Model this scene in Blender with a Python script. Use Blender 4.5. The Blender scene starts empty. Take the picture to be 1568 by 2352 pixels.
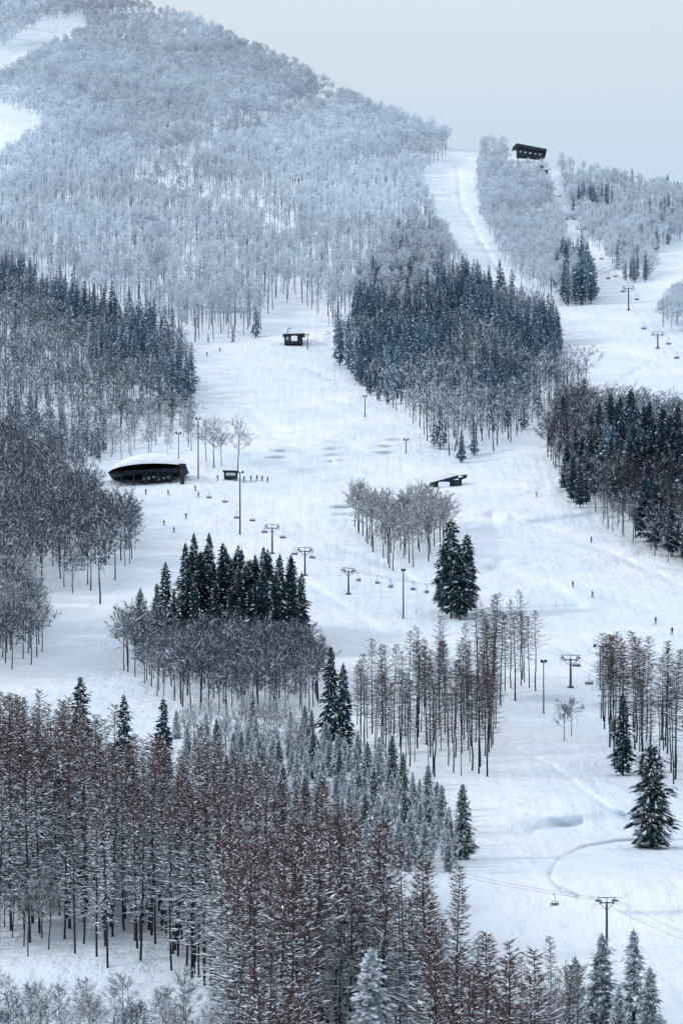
import bpy, bmesh, math, random
import numpy as np
from mathutils import Vector, Matrix
random.seed(5); rng=np.random.default_rng(7)
PI=math.pi
C=bpy.context.scene.collection
F=7000.; CX=784.; HY=1900.
# ------------------------------------------------------------ terrain function
tv=[-900,-400,0,200,400,600,750,900,1100,1300,1500,1700,1900,2100,2352,2600,2950,3400]
tp=[1.6,2.1,2.6,3.1,3.7,4.6,5.3,6.2,7.4,8.9,10.5,12.9,15.4,18.6,22,26,32,40]
vs=np.linspace(-800,3300,4101); lp=np.interp(vs,tv,np.log(tp))
kk=np.exp(-0.5*(np.arange(-240,241)/80.)**2); kk/=kk.sum()
lps=np.convolve(np.pad(lp,240,mode='reflect',reflect_type='odd'),kk,'valid')
def ppm(v): return np.exp(np.interp(v,vs,lps))
r2=np.random.default_rng(3)
def octave(wl,amp,n=6):
    l=[]
    for k in range(n):
        a=r2.uniform(0,2*PI); w=wl*r2.uniform(.75,1.3)
        l.append((math.cos(a)*2*PI/w,math.sin(a)*2*PI/w,r2.uniform(0,2*PI),amp/2.4))
    return l
octs=octave(330,11)+octave(130,7.5)+octave(55,4.0)+octave(22,1.15)
mog=octave(12,1.,10)
def osum(L,x,y):
    s=0
    for a,b,c,d in L: s=s+d*np.sin(a*x+b*y+c)
    return s
def gully(x,y):
    ph=x/33.+1.3*np.sin(y/210.+x/160.)+.9*np.sin(y/97.-x/71.)
    return .6*np.sin(ph)+.4*np.sin(ph*2.3+1.1+y/150.)
def relief(x,y):
    s=osum(octs,x,y)
    m=np.clip((y-1250)/350.,0,1); m=m*m*(3-2*m)
    return s-m*30*gully(x,y)
def seg(u,v,a,b):
    ax,ay=a; dx,dy=b[0]-ax,b[1]-ay; t=np.clip(((u-ax)*dx+(v-ay)*dy)/(dx*dx+dy*dy),0,1)
    return np.hypot(u-ax-t*dx,v-ay-t*dy)
GROOVES=[([(1170,1712),(1270,1760),(1360,1830),(1440,1880),(1600,1960)],6,2.4),([(1010,1845),(1120,1860),(1250,1880),(1330,1915)],14,2.0),([(1140,1960),(1240,1905),(1330,1890)],11,1.5),
 ([(1330,2062),(1285,2040),(1262,2010),(1282,1975),(1340,1948),(1420,1934),(1520,1930),(1640,1936)],5,4.0),
 ([(690,1210),(790,1262),(900,1300),(960,1340)],8,2.6),([(560,1110),(700,1112),(860,1105),(1000,1118),(1200,1118)],7,3.4),([(690,1330),(800,1400),(900,1470)],10,3.0),([(1130,1310),(1260,1340),(1330,1390)],14,3.4),([(1180,1190),(1400,1270),(1600,1360)],9,3.0),([(1380,900),(1500,830),(1600,812)],6,5),([(470,905),(560,930),(640,1010),(760,1060)],9,3.4),([(1270,1460),(1420,1475),(1600,1520)],9,3.),
 ([(340,1180),(300,1300),(180,1440)],9,2.4),([(1050,380),(1060,470),(1130,600),(1210,690)],6,6),([(600,820),(700,840),(780,880)],8,3.4),([(1250,1120),(1130,1180),(1150,1290)],12,3)]
def marks(u,v,x,y):
    s=0
    for pts,w,a in GROOVES:
        d=np.full(np.shape(u),1e9)
        for p,q in zip(pts[:-1],pts[1:]): d=np.minimum(d,seg(u,v,p,q))
        s=s+a*np.exp(-(d/w)**2)
    r=np.hypot((u-1500)/245.,(v-2015)/82.); s=s-3.4/(1+np.exp((r-1)/.05))
    m=np.exp(-(((u-740)/200.)**2+((v-980)/120.)**2)**2)+.7*np.exp(-(((u-800)/130.)**2+((v-1230)/110.)**2)**2)+.5*np.exp(-(((u-1350)/300.)**2+((v-1350)/150.)**2)**2)
    return s+m*1.25*osum(mog,x,y)
def surf(u,v):
    u=np.asarray(u,float); v=np.asarray(v,float)
    p=ppm(v); y0=F/p; x0=(u-CX)/p
    Y=y0+relief(x0,y0)+marks(u,v,x0,y0)
    return (u-CX)*Y/F, Y, (HY-v)*Y/F
def P(u,v):
    x,y,z=surf(u,v); return Vector((float(x),float(y),float(z)))
def proj(p): return CX+F*p.x/p.y, HY-F*p.z/p.y
sk_u=[-700,0,200,330,430,520,640,720,820,920,1000,1040,1110,1180,1260,1400,1568,1720,2300]
sk_v=[-260,-80,-20,22,48,90,148,198,250,292,322,340,345,352,388,425,462,490,600]
def sky_v(u): return np.interp(u,sk_u,sk_v)
# ------------------------------------------------------------ materials
def mat(name,col,rough=.8,noise=.12,scale=3.,spec=.2,metal=0):
    m=bpy.data.materials.new(name); m.use_nodes=True; nt=m.node_tree; b=nt.nodes['Principled BSDF']
    tc=nt.nodes.new('ShaderNodeTexCoord'); n=nt.nodes.new('ShaderNodeTexNoise'); n.inputs['Scale'].default_value=scale
    nt.links.new(tc.outputs['Object'],n.inputs['Vector'])
    r=nt.nodes.new('ShaderNodeValToRGB')
    r.color_ramp.elements[0].position=.3; r.color_ramp.elements[1].position=.7
    r.color_ramp.elements[0].color=[c*(1-noise) for c in col]+[1]; r.color_ramp.elements[1].color=[min(1,c*(1+noise)) for c in col]+[1]
    nt.links.new(n.outputs['Fac'],r.inputs['Fac']); nt.links.new(r.outputs['Color'],b.inputs['Base Color'])
    b.inputs['Roughness'].default_value=rough; b.inputs['Specular IOR Level'].default_value=spec; b.inputs['Metallic'].default_value=metal
    return m
def tint_mat(name,trans=0):
    m=bpy.data.materials.new(name); m.use_nodes=True; nt=m.node_tree; b=nt.nodes['Principled BSDF']
    a=nt.nodes.new('ShaderNodeAttribute'); a.attribute_name='tint'
    oi=nt.nodes.new('ShaderNodeObjectInfo'); mr=nt.nodes.new('ShaderNodeMapRange')
    mr.inputs['To Min'].default_value=.86; mr.inputs['To Max'].default_value=1.16
    nt.links.new(oi.outputs['Random'],mr.inputs['Value'])
    hs=nt.nodes.new('ShaderNodeHueSaturation'); nt.links.new(a.outputs['Color'],hs.inputs['Color']); nt.links.new(mr.outputs['Result'],hs.inputs['Value'])
    nt.links.new(hs.outputs['Color'],b.inputs['Base Color'])
    b.inputs['Roughness'].default_value=.9; b.inputs['Specular IOR Level'].default_value=.08
    if trans:   # rime lets light through
        t=nt.nodes.new('ShaderNodeBsdfTranslucent'); nt.links.new(hs.outputs['Color'],t.inputs['Color'])
        mx=nt.nodes.new('ShaderNodeMixShader'); mx.inputs[0].default_value=trans
        nt.links.new(b.outputs[0],mx.inputs[1]); nt.links.new(t.outputs[0],mx.inputs[2]); nt.links.new(mx.outputs[0],nt.nodes['Material Output'].inputs['Surface'])
    return m
def snow_mat():
    m=bpy.data.materials.new('snow'); m.use_nodes=True; nt=m.node_tree; b=nt.nodes['Principled BSDF']
    tc=nt.nodes.new('ShaderNodeTexCoord')
    n1=nt.nodes.new('ShaderNodeTexNoise'); n1.inputs['Scale'].default_value=.03; n1.inputs['Detail'].default_value=7
    n2=nt.nodes.new('ShaderNodeTexNoise'); n2.inputs['Scale'].default_value=.09; n2.inputs['Detail'].default_value=9; n2.inputs['Roughness'].default_value=.62
    for n in (n1,n2): nt.links.new(tc.outputs['Object'],n.inputs['Vector'])
    # ski tracks: noise drawn out along the fall line
    mp=nt.nodes.new('ShaderNodeMapping'); mp.inputs['Scale'].default_value=(.45,.02,.02); mp.inputs['Rotation'].default_value=(0,0,.25)
    n3=nt.nodes.new('ShaderNodeTexNoise'); n3.inputs['Scale'].default_value=1.; n3.inputs['Detail'].default_value=3
    nt.links.new(tc.outputs['Object'],mp.inputs['Vector']); nt.links.new(mp.outputs['Vector'],n3.inputs['Vector'])
    r=nt.nodes.new('ShaderNodeValToRGB'); r.color_ramp.elements[0].position=.35; r.color_ramp.elements[1].position=.65
    r.color_ramp.elements[0].color=(.77,.845,.94,1); r.color_ramp.elements[1].color=(.885,.92,.97,1)
    nt.links.new(n1.outputs['Fac'],r.inputs['Fac']); nt.links.new(r.outputs['Color'],b.inputs['Base Color'])
    mm=nt.nodes.new('ShaderNodeMath'); mm.operation='MULTIPLY_ADD'; mm.inputs[1].default_value=.18
    nt.links.new(n3.outputs['Fac'],mm.inputs[0]); nt.links.new(n2.outputs['Fac'],mm.inputs[2])
    bp=nt.nodes.new('ShaderNodeBump'); bp.inputs['Strength'].default_value=.9; bp.inputs['Distance'].default_value=3.4
    nt.links.new(mm.outputs[0],bp.inputs['Height']); nt.links.new(bp.outputs['Normal'],b.inputs['Normal'])
    b.inputs['Roughness'].default_value=.75; b.inputs['Specular IOR Level'].default_value=.15
    return m
M_snow=snow_mat(); M_tree=tint_mat('bark_and_twigs'); M_rime=tint_mat('rime_frost',.45)
M_cap=mat('roof_snow',(.84,.88,.94),.8,.05,.6)
M_dark=mat('dark_cladding',(.026,.034,.05),.7,.25,1.5)
M_roof=mat('dark_roof',(.033,.045,.066),.6,.2,.8)
M_steel=mat('tower_steel',(.07,.08,.105),.6,.2,2.,.3)
M_chair=mat('chair_frame',(.11,.12,.15),.5,.2,4.,.3)
M_pale=mat('pale_chair',(.5,.53,.57),.5,.1,4.,.3)
M_glass=mat('window_pane',(.45,.5,.57),.25,.35,.9,.5)
M_cable=mat('wire_rope',(.25,.27,.30),.6,.1,4.)
M_wood=mat('weathered_wood',(.07,.055,.05),.8,.3,2.)
M_ski=mat('ski_base',(.06,.06,.08),.4,.2,4.)
M_person=tint_mat('clothing')
# ------------------------------------------------------------ object helpers
def tag(o,label,cat,group=None,kind=None):
    if label:o['label']=label
    if cat:o['category']=cat
    if group:o['group']=group
    if kind:o['kind']=kind
def empty(name,loc,rz=0):
    o=bpy.data.objects.new(name,None); C.objects.link(o); o.location=loc; o.rotation_euler=(0,0,rz); o.empty_display_size=.5; return o
def arr_mesh(name,V,T,Col=None,material=None,smooth=False):
    me=bpy.data.meshes.new(name); V=np.asarray(V,np.float32); T=np.asarray(T,np.int32)
    me.vertices.add(len(V)); me.vertices.foreach_set('co',V.ravel())
    k=T.shape[1]
    me.loops.add(T.size); me.loops.foreach_set('vertex_index',T.ravel())
    me.polygons.add(len(T)); me.polygons.foreach_set('loop_start',np.arange(0,T.size,k,dtype=np.int32))
    if smooth: me.polygons.foreach_set('use_smooth',np.ones(len(T),bool))
    if Col is not None:
        a=me.attributes.new('tint','FLOAT_COLOR','POINT'); c4=np.ones((len(V),4),np.float32); c4[:,:3]=Col; a.data.foreach_set('color',c4.ravel())
    me.update(calc_edges=True)
    if material: me.materials.append(material)
    return me
def link(name,me,parent=None):
    o=bpy.data.objects.new(name,me); C.objects.link(o)
    if parent: o.parent=parent
    return o
class MB:
    def __init__(s): s.bm=bmesh.new()
    def box(s,c,d,rz=0,rx=0,ry=0,bev=0):
        r=bmesh.ops.create_cube(s.bm,size=1)
        M=Matrix.Translation(c)@Matrix.Rotation(rz,4,'Z')@Matrix.Rotation(ry,4,'Y')@Matrix.Rotation(rx,4,'X')@Matrix.Diagonal((*d,1))
        bmesh.ops.transform(s.bm,matrix=M,verts=r['verts']); return s
    def bar(s,a,b,r0,r1=None,n=8):
        a=Vector(a);b=Vector(b);d=b-a;r1=r0 if r1 is None else r1
        r=bmesh.ops.create_cone(s.bm,cap_ends=True,segments=n,radius1=r0,radius2=r1,depth=d.length)
        M=Matrix.Translation((a+b)/2)@d.to_track_quat('Z','Y').to_matrix().to_4x4()
        bmesh.ops.transform(s.bm,matrix=M,verts=r['verts']); return s
    def prism(s,prof,y0,y1):
        n=len(prof); a=[s.bm.verts.new((x,y0,z)) for x,z in prof]; b=[s.bm.verts.new((x,y1,z)) for x,z in prof]
        s.bm.faces.new(a); s.bm.faces.new(b[::-1])
        for i in range(n): s.bm.faces.new((a[i],b[i],b[(i+1)%n],a[(i+1)%n]))
        bmesh.ops.recalc_face_normals(s.bm,faces=s.bm.faces[:]); return s
    def loft(s,profs):
        rows=[[s.bm.verts.new((x,y,z)) for x,z in pr] for y,pr in profs]; n=len(rows[0])
        for a,b in zip(rows[:-1],rows[1:]):
            for i in range(n): 
                f=s.bm.faces.new((a[i],b[i],b[(i+1)%n],a[(i+1)%n])); f.smooth=True
        s.bm.faces.new(rows[0]); s.bm.faces.new(rows[-1][::-1]); bmesh.ops.recalc_face_normals(s.bm,faces=s.bm.faces[:]); return s
    def path(s,pts,r,n=4):
        for a,b in zip(pts[:-1],pts[1:]): s.bar(a,b,r,r,n)
        return s
    def build(s,name,m,parent=None,bevel=0):
        if bevel: bmesh.ops.bevel(s.bm,geom=s.bm.edges[:],offset=bevel,segments=2,affect='EDGES',profile=.6)
        me=bpy.data.meshes.new(name); s.bm.to_mesh(me); s.bm.free(); me.materials.append(m)
        return link(name,me,parent)
def copy_tree(o,parent=None):
    c=o.copy(); C.objects.link(c)
    if parent: c.parent=parent
    for ch in o.children: copy_tree(ch,c)
    return c
# ------------------------------------------------------------ ground
U=np.concatenate([np.linspace(-700,-60,60),np.linspace(-50,1620,420),np.linspace(1630,2300,60)]); Rn=1050
uu=np.repeat(U[None,:],Rn,0); t=np.linspace(0,1,Rn)[:,None]
s0=sky_v(U)[None,:]; vv=s0+(2950-s0)*t
x,y,z=surf(uu,vv); G=np.stack([x,y,z],-1)
top=G[0]; back=[]
for dy,dz in ((1500,-700),(700,-250),(300,-70),(100,-12)):
    b=top.copy(); b[:,0]*=(top[:,1]+dy)/top[:,1]; b[:,1]+=dy; b[:,2]+=dz; back.append(b)
bot=G[-1]; front=[]
for Y,Z in ((120,-42),(20,-50),(-200,-52),(-600,-52)):
    b=bot.copy(); b[:,0]=np.linspace(-260,260,len(U))*(1+(Y<0)); b[:,1]=Y; b[:,2]=Z; front.append(b)
G=np.concatenate([np.array(back),G,np.array(front)],0); R_,K_=G.shape[:2]
idx=np.arange(R_*K_).reshape(R_,K_)
Q=np.stack([idx[:-1,:-1],idx[1:,:-1],idx[1:,1:],idx[:-1,1:]],-1).reshape(-1,4)
g=link('ground',arr_mesh('ground',G.reshape(-1,3),Q,None,M_snow,True)); tag(g,'snow covered mountainside and open ski runs','snow',None,'structure')
# ------------------------------------------------------------ tree prototypes
class TB:
    def __init__(s): s.V=[];s.T=[];s.C=[]
    def v(s,p,c): s.V.append(tuple(p)); s.C.append(c); return len(s.V)-1
    def tube(s,a,b,r0,r1,c0,c1=None,n=3):
        c1=c1 or c0; d=(b-a); 
        if d.length<1e-6:return
        q=d.to_track_quat('Z','Y'); A=[];B=[]
        for i in range(n):
            o=q@Vector((math.cos(2*PI*i/n),math.sin(2*PI*i/n),0)); A.append(s.v(a+o*r0,c0)); B.append(s.v(b+o*r1,c1))
        for i in range(n):
            j=(i+1)%n; s.T+= [(A[i],A[j],B[j]),(A[i],B[j],B[i])]
    def blade(s,a,b,w,c0,c1=None):
        c1=c1 or c0; d=b-a; o=d.cross(Vector((random.gauss(0,1),random.gauss(0,1),random.gauss(0,1))))
        if o.length<1e-6: return
        o=o.normalized()*w*.5
        i=s.v(a-o,c0); j=s.v(a+o,c0); k=s.v(b,c1); s.T.append((i,j,k))
    def kite(s,a,b,w,c0,c1=None,side=None,m=.55):
        c1=c1 or c0; d=b-a; o=side if side is not None else d.cross(Vector((random.gauss(0,1),random.gauss(0,1),random.gauss(0,1))))
        if o.length<1e-6: return
        o=o.normalized()*w*.5; mid=a+d*m
        i=s.v(a,c0); j=s.v(mid-o,c1); k=s.v(b,c1); l=s.v(mid+o,c1); s.T+=[(i,j,k),(i,k,l)]
    def arrays(s): return np.array(s.V,np.float32).reshape(-1,3),np.array(s.T,np.int32).reshape(-1,3),np.array(s.C,np.float32).reshape(-1,3)
def jit(c,a=.2):
    f=random.uniform(1-a,1+a); return (c[0]*f,c[1]*f,c[2]*f)
def mixc(a,b,t): return tuple(a[i]*(1-t)+b[i]*t for i in range(3))
def rv(s=1): return Vector((random.gauss(0,s),random.gauss(0,s),random.gauss(0,s)))
SNOW=(.78,.83,.90)
def larch(H,start,snowp,wide=3.3,n=None,rust=(.108,.062,.056),low=(.046,.045,.053),tn=15,ts=.34):
    tr=TB();cr=TB(); bark=(.034,.034,.041)
    lean=Vector((random.uniform(-.03,.03),random.uniform(-.03,.03),1)); pts=[lean*(H*i/6)+Vector((random.uniform(-.14,.14),random.uniform(-.14,.14),0))*(i>0) for i in range(7)]
    R=H*.0085
    for i in range(6): tr.tube(pts[i],pts[i+1],R*(1-i/6.6),R*(1-(i+1)/6.6),jit(bark),None,5)
    def at(f):
        k=min(5,int(f*6)); return pts[k].lerp(pts[k+1],f*6-k)
    n=n or 118; ph=random.uniform(0,6.28)
    for i in range(n):
        f=start+(1-start)*((i+random.random())/n)**.88; f=min(f,.995); g=(f-start)/(1-start)
        a=i*2.4+random.uniform(-.7,.7)
        L=(wide*(1-g**2.0)*min(1,.55+g*1.6)+.65)*random.choice((random.uniform(.35,.7),random.uniform(.7,1.2)))*(1+.25*math.sin(a+g*9+ph))
        el=math.radians(-14+40*g*g+random.uniform(-14,14))
        o=Vector((math.cos(a)*math.cos(el),math.sin(a)*math.cos(el),math.sin(el)))
        p0=at(f); p1=p0+o*L*.55; p2=p1+Vector((o.x,o.y,o.z+.45)).normalized()*L*.45
        tw=mixc(low,rust,max(0,min(1,(g-.5)/.35)))
        cr.tube(p0,p1,.04,.028,jit(tw)); cr.tube(p1,p2,.028,.01,jit(tw))
        sd=Vector((-o.y,o.x,0)).normalized()
        if random.random()<snowp*(1.3-1.0*g):
            up=Vector((0,0,.06)); w=random.uniform(.14,.30)
            cr.kite(p0+o*L*.12+up,p1+up,w,SNOW,SNOW,sd+Vector((0,0,.7*random.choice((-1,1))))); cr.kite(p1-o*.1+up,p2+up,w,SNOW,SNOW,sd+Vector((0,0,.7*random.choice((-1,1)))))
        for j in range(tn):
            q=random.uniform(.12,1); b=p0.lerp(p1,q/.55) if q<.55 else p1.lerp(p2,(q-.55)/.45)
            s=random.choice((-1,1)); l=random.uniform(.3,1.0)*(1.1-.3*g)
            d=(o*.8+sd*s*random.uniform(.4,.9)+Vector((0,0,random.uniform(-.4,.45)))).normalized()
            if random.random()<snowp*ts*(1.2-1.05*g): cr.kite(b,b+d*l,.10,SNOW)
            else: cr.blade(b,b+d*l,.07,jit(tw,.35))
    for k in range(26):   # dead stubs on the lower trunk
        f=random.uniform(.12,start+.05); a=random.uniform(0,6.28); p=at(f); cr.blade(p,p+Vector((math.cos(a),math.sin(a),-.15))*random.uniform(.4,1.6),.07,jit(bark))
    return tr.arrays(),cr.arrays(),H
def cedar(H,R,start,snowp,dark=(.022,.05,.066),tip=(.055,.105,.128),lite=False,pw=.6):
    tr=TB();cr=TB()
    for i in range(3): tr.tube(Vector((0,0,H*.3*i)),Vector((0,0,H*.3*(i+1))),.24*(1-i*.3),.24*(1-(i+1)*.3),(.05,.042,.04),None,5)
    n=100 if lite else 330; ph=random.uniform(0,6.28)
    for i in range(n):
        g=((i+random.random())/n)**1.1; f=start+(1-start)*g*.985
        a=i*2.4+random.uniform(-.5,.5)
        rag=1+.22*math.sin(g*23+a*2+ph)
        L=(R*(1-g)**pw*(.6+.4*min(1,g/.18))+.2)*random.uniform(.55,1.2)*rag
        el=math.radians(16+22*g-10*random.random())
        o=Vector((math.cos(a)*math.cos(el),math.sin(a)*math.cos(el),math.sin(el)))
        p0=Vector((0,0,H*f))+o*L*.08; p1=p0+o*L*.55; p2=p1+Vector((o.x,o.y,o.z-.95)).normalized()*L*.5
        sd=Vector((-o.y,o.x,0)).normalized()
        w=(.5+.42*L*.33)*(1.5 if lite else 1.)
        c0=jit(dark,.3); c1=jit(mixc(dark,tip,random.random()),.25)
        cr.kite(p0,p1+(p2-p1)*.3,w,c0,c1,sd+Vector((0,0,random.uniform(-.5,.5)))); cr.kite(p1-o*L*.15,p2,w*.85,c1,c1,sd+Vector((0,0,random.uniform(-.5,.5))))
        for s in (-1,1):
            q=p0.lerp(p1,random.uniform(.35,.95)); d=(o*.6+sd*s*.8+Vector((0,0,-.35-random.random()*.4))).normalized()
            cr.kite(q,q+d*L*random.uniform(.3,.55),w*.6,c0,c1)
        if random.random()<snowp:
            up=Vector((0,0,.08)); c=jit(SNOW,.05)
            cr.kite(p0.lerp(p1,.45)+up,p1.lerp(p2,.7)+up,w*random.uniform(.35,.8),c,c,sd+Vector((0,0,random.uniform(-.5,.5))))
        if random.random()<snowp*.7:
            q=p1+rv(.15)+o*.15; cr.kite(q,q+(p2-p1)*.8+Vector((0,0,.08))+o*.15,w*.5,jit(SNOW,.1))
    cr.kite(Vector((0,0,H*.96)),Vector((0,0,H*1.02)),.22,dark)
    return tr.arrays(),cr.arrays(),H
def bare(H,twig,snowp,spread=.30,lite=False,trunkc=(.048,.05,.06),fork=.36):
    tr=TB();cr=TB()
    b=Vector((random.uniform(-.3,.3),random.uniform(-.3,.3),H*fork)); m=b*.5+Vector((random.uniform(-.15,.15),random.uniform(-.15,.15),0)); R=H*.0115
    tr.tube(Vector((0,0,-.3)),m,R,R*.85,jit(trunkc),None,5); tr.tube(m,b,R*.85,R*.7,jit(trunkc),None,5)
    tp=Vector((b.x*1.5,b.y*1.5,H*.72)); tr.tube(b,tp,R*.7,R*.25,jit(trunkc),None,4)
    nl=7 if lite else 9
    for i in range(nl):
        a=i*2.4+random.uniform(-.4,.4); f=(i+.5)/nl
        p0=b.lerp(tp,f*.95); L=H*spread*(1.15-.5*f)*random.uniform(.7,1.2); el=math.radians(28+38*f)
        o=Vector((math.cos(a)*math.cos(el),math.sin(a)*math.cos(el),math.sin(el)))
        p1=p0+o*L*.55; p2=p1+(o+Vector((0,0,.3))).normalized()*L*.5
        tr.tube(p0,p1,R*.42,R*.25,jit(trunkc)); tr.tube(p1,p2,R*.25,R*.1,jit(trunkc))
        for j in range(4 if lite else 8):
            q=random.uniform(.3,1); s=p0.lerp(p1,q/.55) if q<.55 else p1.lerp(p2,(q-.55)/.45)
            d=(o*.7+rv(.6)+Vector((0,0,.2))).normalized(); l=H*random.uniform(.09,.17)
            e=s+d*l; cc=jit(twig,.25); cr.tube(s,e,R*.13,R*.05,cc)
            if random.random()<snowp: cr.kite(s+Vector((0,0,.07)),e+Vector((0,0,.07)),.2,SNOW)
            for k in range(6 if lite else 10):
                r=s.lerp(e,random.uniform(.2,1)); dd=(d*.8+rv(.6)+Vector((0,0,.15))).normalized(); ll=H*random.uniform(.045,.095)
                c=SNOW if random.random()<snowp*.5 else jit(twig,.3)
                cr.blade(r,r+dd*ll,.19 if lite else .11,c)
    return tr.arrays(),cr.arrays(),H
def frosted(H,rad,base,lo,hi,nk=18,trunkc=(.21,.235,.275)):
    tr=TB();cr=TB(); R=H*.012
    b=Vector((random.uniform(-.4,.4),random.uniform(-.4,.4),H*base)); 
    tr.tube(Vector((0,0,-.4)),b,R,R*.7,jit(trunkc,.3),None,3)
    tp=Vector((b.x,b.y,H*.85)); tr.tube(b,tp,R*.7,R*.2,jit(trunkc),None,3)
    nc=9; rad*=H
    for i in range(nc):
        a=i*2.4+random.uniform(-.6,.6); f=(i+.4)/nc
        rr=rad*math.sqrt(max(0.05,1-f*.95))*random.uniform(.45,1.0)
        c=Vector((b.x+math.cos(a)*rr,b.y+math.sin(a)*rr,H*(base+.06+(.84-base)*f)))
        st=b.lerp(tp,max(0,f*.8-.1)); tr.tube(st,c,R*.32,R*.1,jit(trunkc,.2))
        cs=rad*random.uniform(.36,.54); ct=random.uniform(.93,1.06)
        for k in range(nk*2//3):
            d=rv(1).normalized(); d.z=d.z*.8+.25; d.normalize()
            tg=d.cross(rv(1)).normalized(); tg=(tg+d*random.uniform(-.15,.5)+Vector((0,0,.3))).normalized(); l=cs*random.uniform(.6,1.1)
            p=c+d*cs*random.uniform(.5,1.0)-tg*l*.5
            t=min(1,max(0,.5+.5*d.z+random.uniform(-.15,.15)))  # lit clump tops and grey undersides are painted in by direction
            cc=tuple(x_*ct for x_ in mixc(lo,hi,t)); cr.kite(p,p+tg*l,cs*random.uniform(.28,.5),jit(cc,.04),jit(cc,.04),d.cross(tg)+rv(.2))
        for k in range(nk*2//3):   # fine rimed twigs standing out of the clump
            d=rv(1).normalized(); d.z=d.z*.8+.45; d.normalize()
            p=c+d*cs*random.uniform(.4,.8); cc=jit(mixc(lo,hi,random.uniform(.3,1)),.06)
            cr.blade(p,p+(d+Vector((0,0,.3)))*cs*random.uniform(.4,.85),cs*.16,cc)
    return tr.arrays(),cr.arrays(),H
PR={}
PR['larch']=[larch(25,.22,1.0,wide=2.9),larch(25,.30,1.1,wide=2.7),larch(25,.26,.85,wide=2.6),larch(25,.32,1.15,wide=3.2),larch(25,.24,.95,wide=2.8),larch(25,.20,.75,wide=2.7),larch(25,.36,.9,wide=3.0),larch(25,.18,1.05,wide=2.5)]
lb=dict(rust=(.09,.058,.054),low=(.052,.044,.049),tn=14)
PR['larchb']=[larch(22,.40,.22,wide=3.2,n=92,**lb),larch(22,.48,.16,wide=3.2,n=84,**lb),larch(22,.34,.3,wide=3.5,n=96,**lb)]
PR['larchd']=[larch(22,.5,.15,wide=3.0,n=70,rust=(.066,.054,.059),tn=13),larch(22,.55,.12,wide=3.2,n=70,rust=(.066,.054,.059),tn=13)]
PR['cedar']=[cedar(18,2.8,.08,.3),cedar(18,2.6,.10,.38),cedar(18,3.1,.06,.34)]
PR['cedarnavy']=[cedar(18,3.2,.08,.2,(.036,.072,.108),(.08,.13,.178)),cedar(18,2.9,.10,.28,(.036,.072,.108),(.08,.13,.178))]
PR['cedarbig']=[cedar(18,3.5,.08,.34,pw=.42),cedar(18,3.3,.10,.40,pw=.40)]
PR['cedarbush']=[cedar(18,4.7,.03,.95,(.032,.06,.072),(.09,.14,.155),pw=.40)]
d1,t1=(.12,.215,.295),(.205,.32,.41)  # distance haze painted into the far conifers: paler and bluer than near ones
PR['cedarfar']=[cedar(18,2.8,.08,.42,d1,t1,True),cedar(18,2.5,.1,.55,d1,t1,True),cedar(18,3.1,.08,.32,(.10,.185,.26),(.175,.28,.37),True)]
PR['cedardust']=[cedar(18,2.8,.08,.7,(.175,.26,.335),(.29,.38,.455),True),cedar(18,2.5,.1,.9,(.185,.27,.345),(.31,.39,.465),True)]  # snow dusted far conifers, base colour also tinted with haze
PR['fir']=[cedar(12,2.1,.04,1.,(.08,.12,.135),(.23,.28,.30)),cedar(12,1.9,.05,1.,(.095,.135,.15),(.27,.315,.335))]
PR['firwhite']=[cedar(12,2.2,.04,1.,(.30,.36,.39),(.60,.66,.69)),cedar(12,2.0,.05,1.,(.27,.33,.36),(.56,.62,.65))]
PR['firsnow']=[cedar(12,2.3,.03,1.,(.62,.67,.71),(.84,.87,.91))]
PR['bare']=[bare(14,(.07,.085,.114),.27),bare(14,(.08,.093,.12),.34,.33),bare(14,(.068,.082,.112),.22,.29),bare(14,(.076,.088,.115),.3,.34,fork=.3)]
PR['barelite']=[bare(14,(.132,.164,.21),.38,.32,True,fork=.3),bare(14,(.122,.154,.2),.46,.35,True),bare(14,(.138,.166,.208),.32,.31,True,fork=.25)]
PR['barefrost']=[bare(14,(.27,.28,.30),.5,.33,trunkc=(.09,.085,.085)),bare(14,(.23,.235,.25),.4,.3,trunkc=(.075,.07,.07))]
PR['barecopse']=[bare(14,(.19,.19,.195),.4,.27,trunkc=(.055,.048,.046),fork=.42),bare(14,(.17,.165,.168),.35,.29,trunkc=(.05,.044,.042),fork=.38)]
lo=(.47,.525,.585); hi=(.645,.695,.755)  # rime tones, paled so the colour also stands in for distance haze
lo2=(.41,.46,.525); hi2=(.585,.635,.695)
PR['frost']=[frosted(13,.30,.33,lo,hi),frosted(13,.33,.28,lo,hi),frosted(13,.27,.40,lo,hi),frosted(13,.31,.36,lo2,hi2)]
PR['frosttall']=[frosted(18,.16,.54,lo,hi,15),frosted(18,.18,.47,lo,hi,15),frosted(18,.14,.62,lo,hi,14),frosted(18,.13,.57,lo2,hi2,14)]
KIND={'larch':'larch','larchb':'larch','larchd':'larch','cedar':'cedar','cedarnavy':'cedar','cedarbig':'cedar','cedarbush':'cedar','cedarfar':'cedar','cedardust':'cedar','fir':'fir','firwhite':'fir','firsnow':'fir','bare':'bare','barelite':'bare','barefrost':'bare','barecopse':'bare','frost':'frosted','frosttall':'frosted'}
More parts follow.
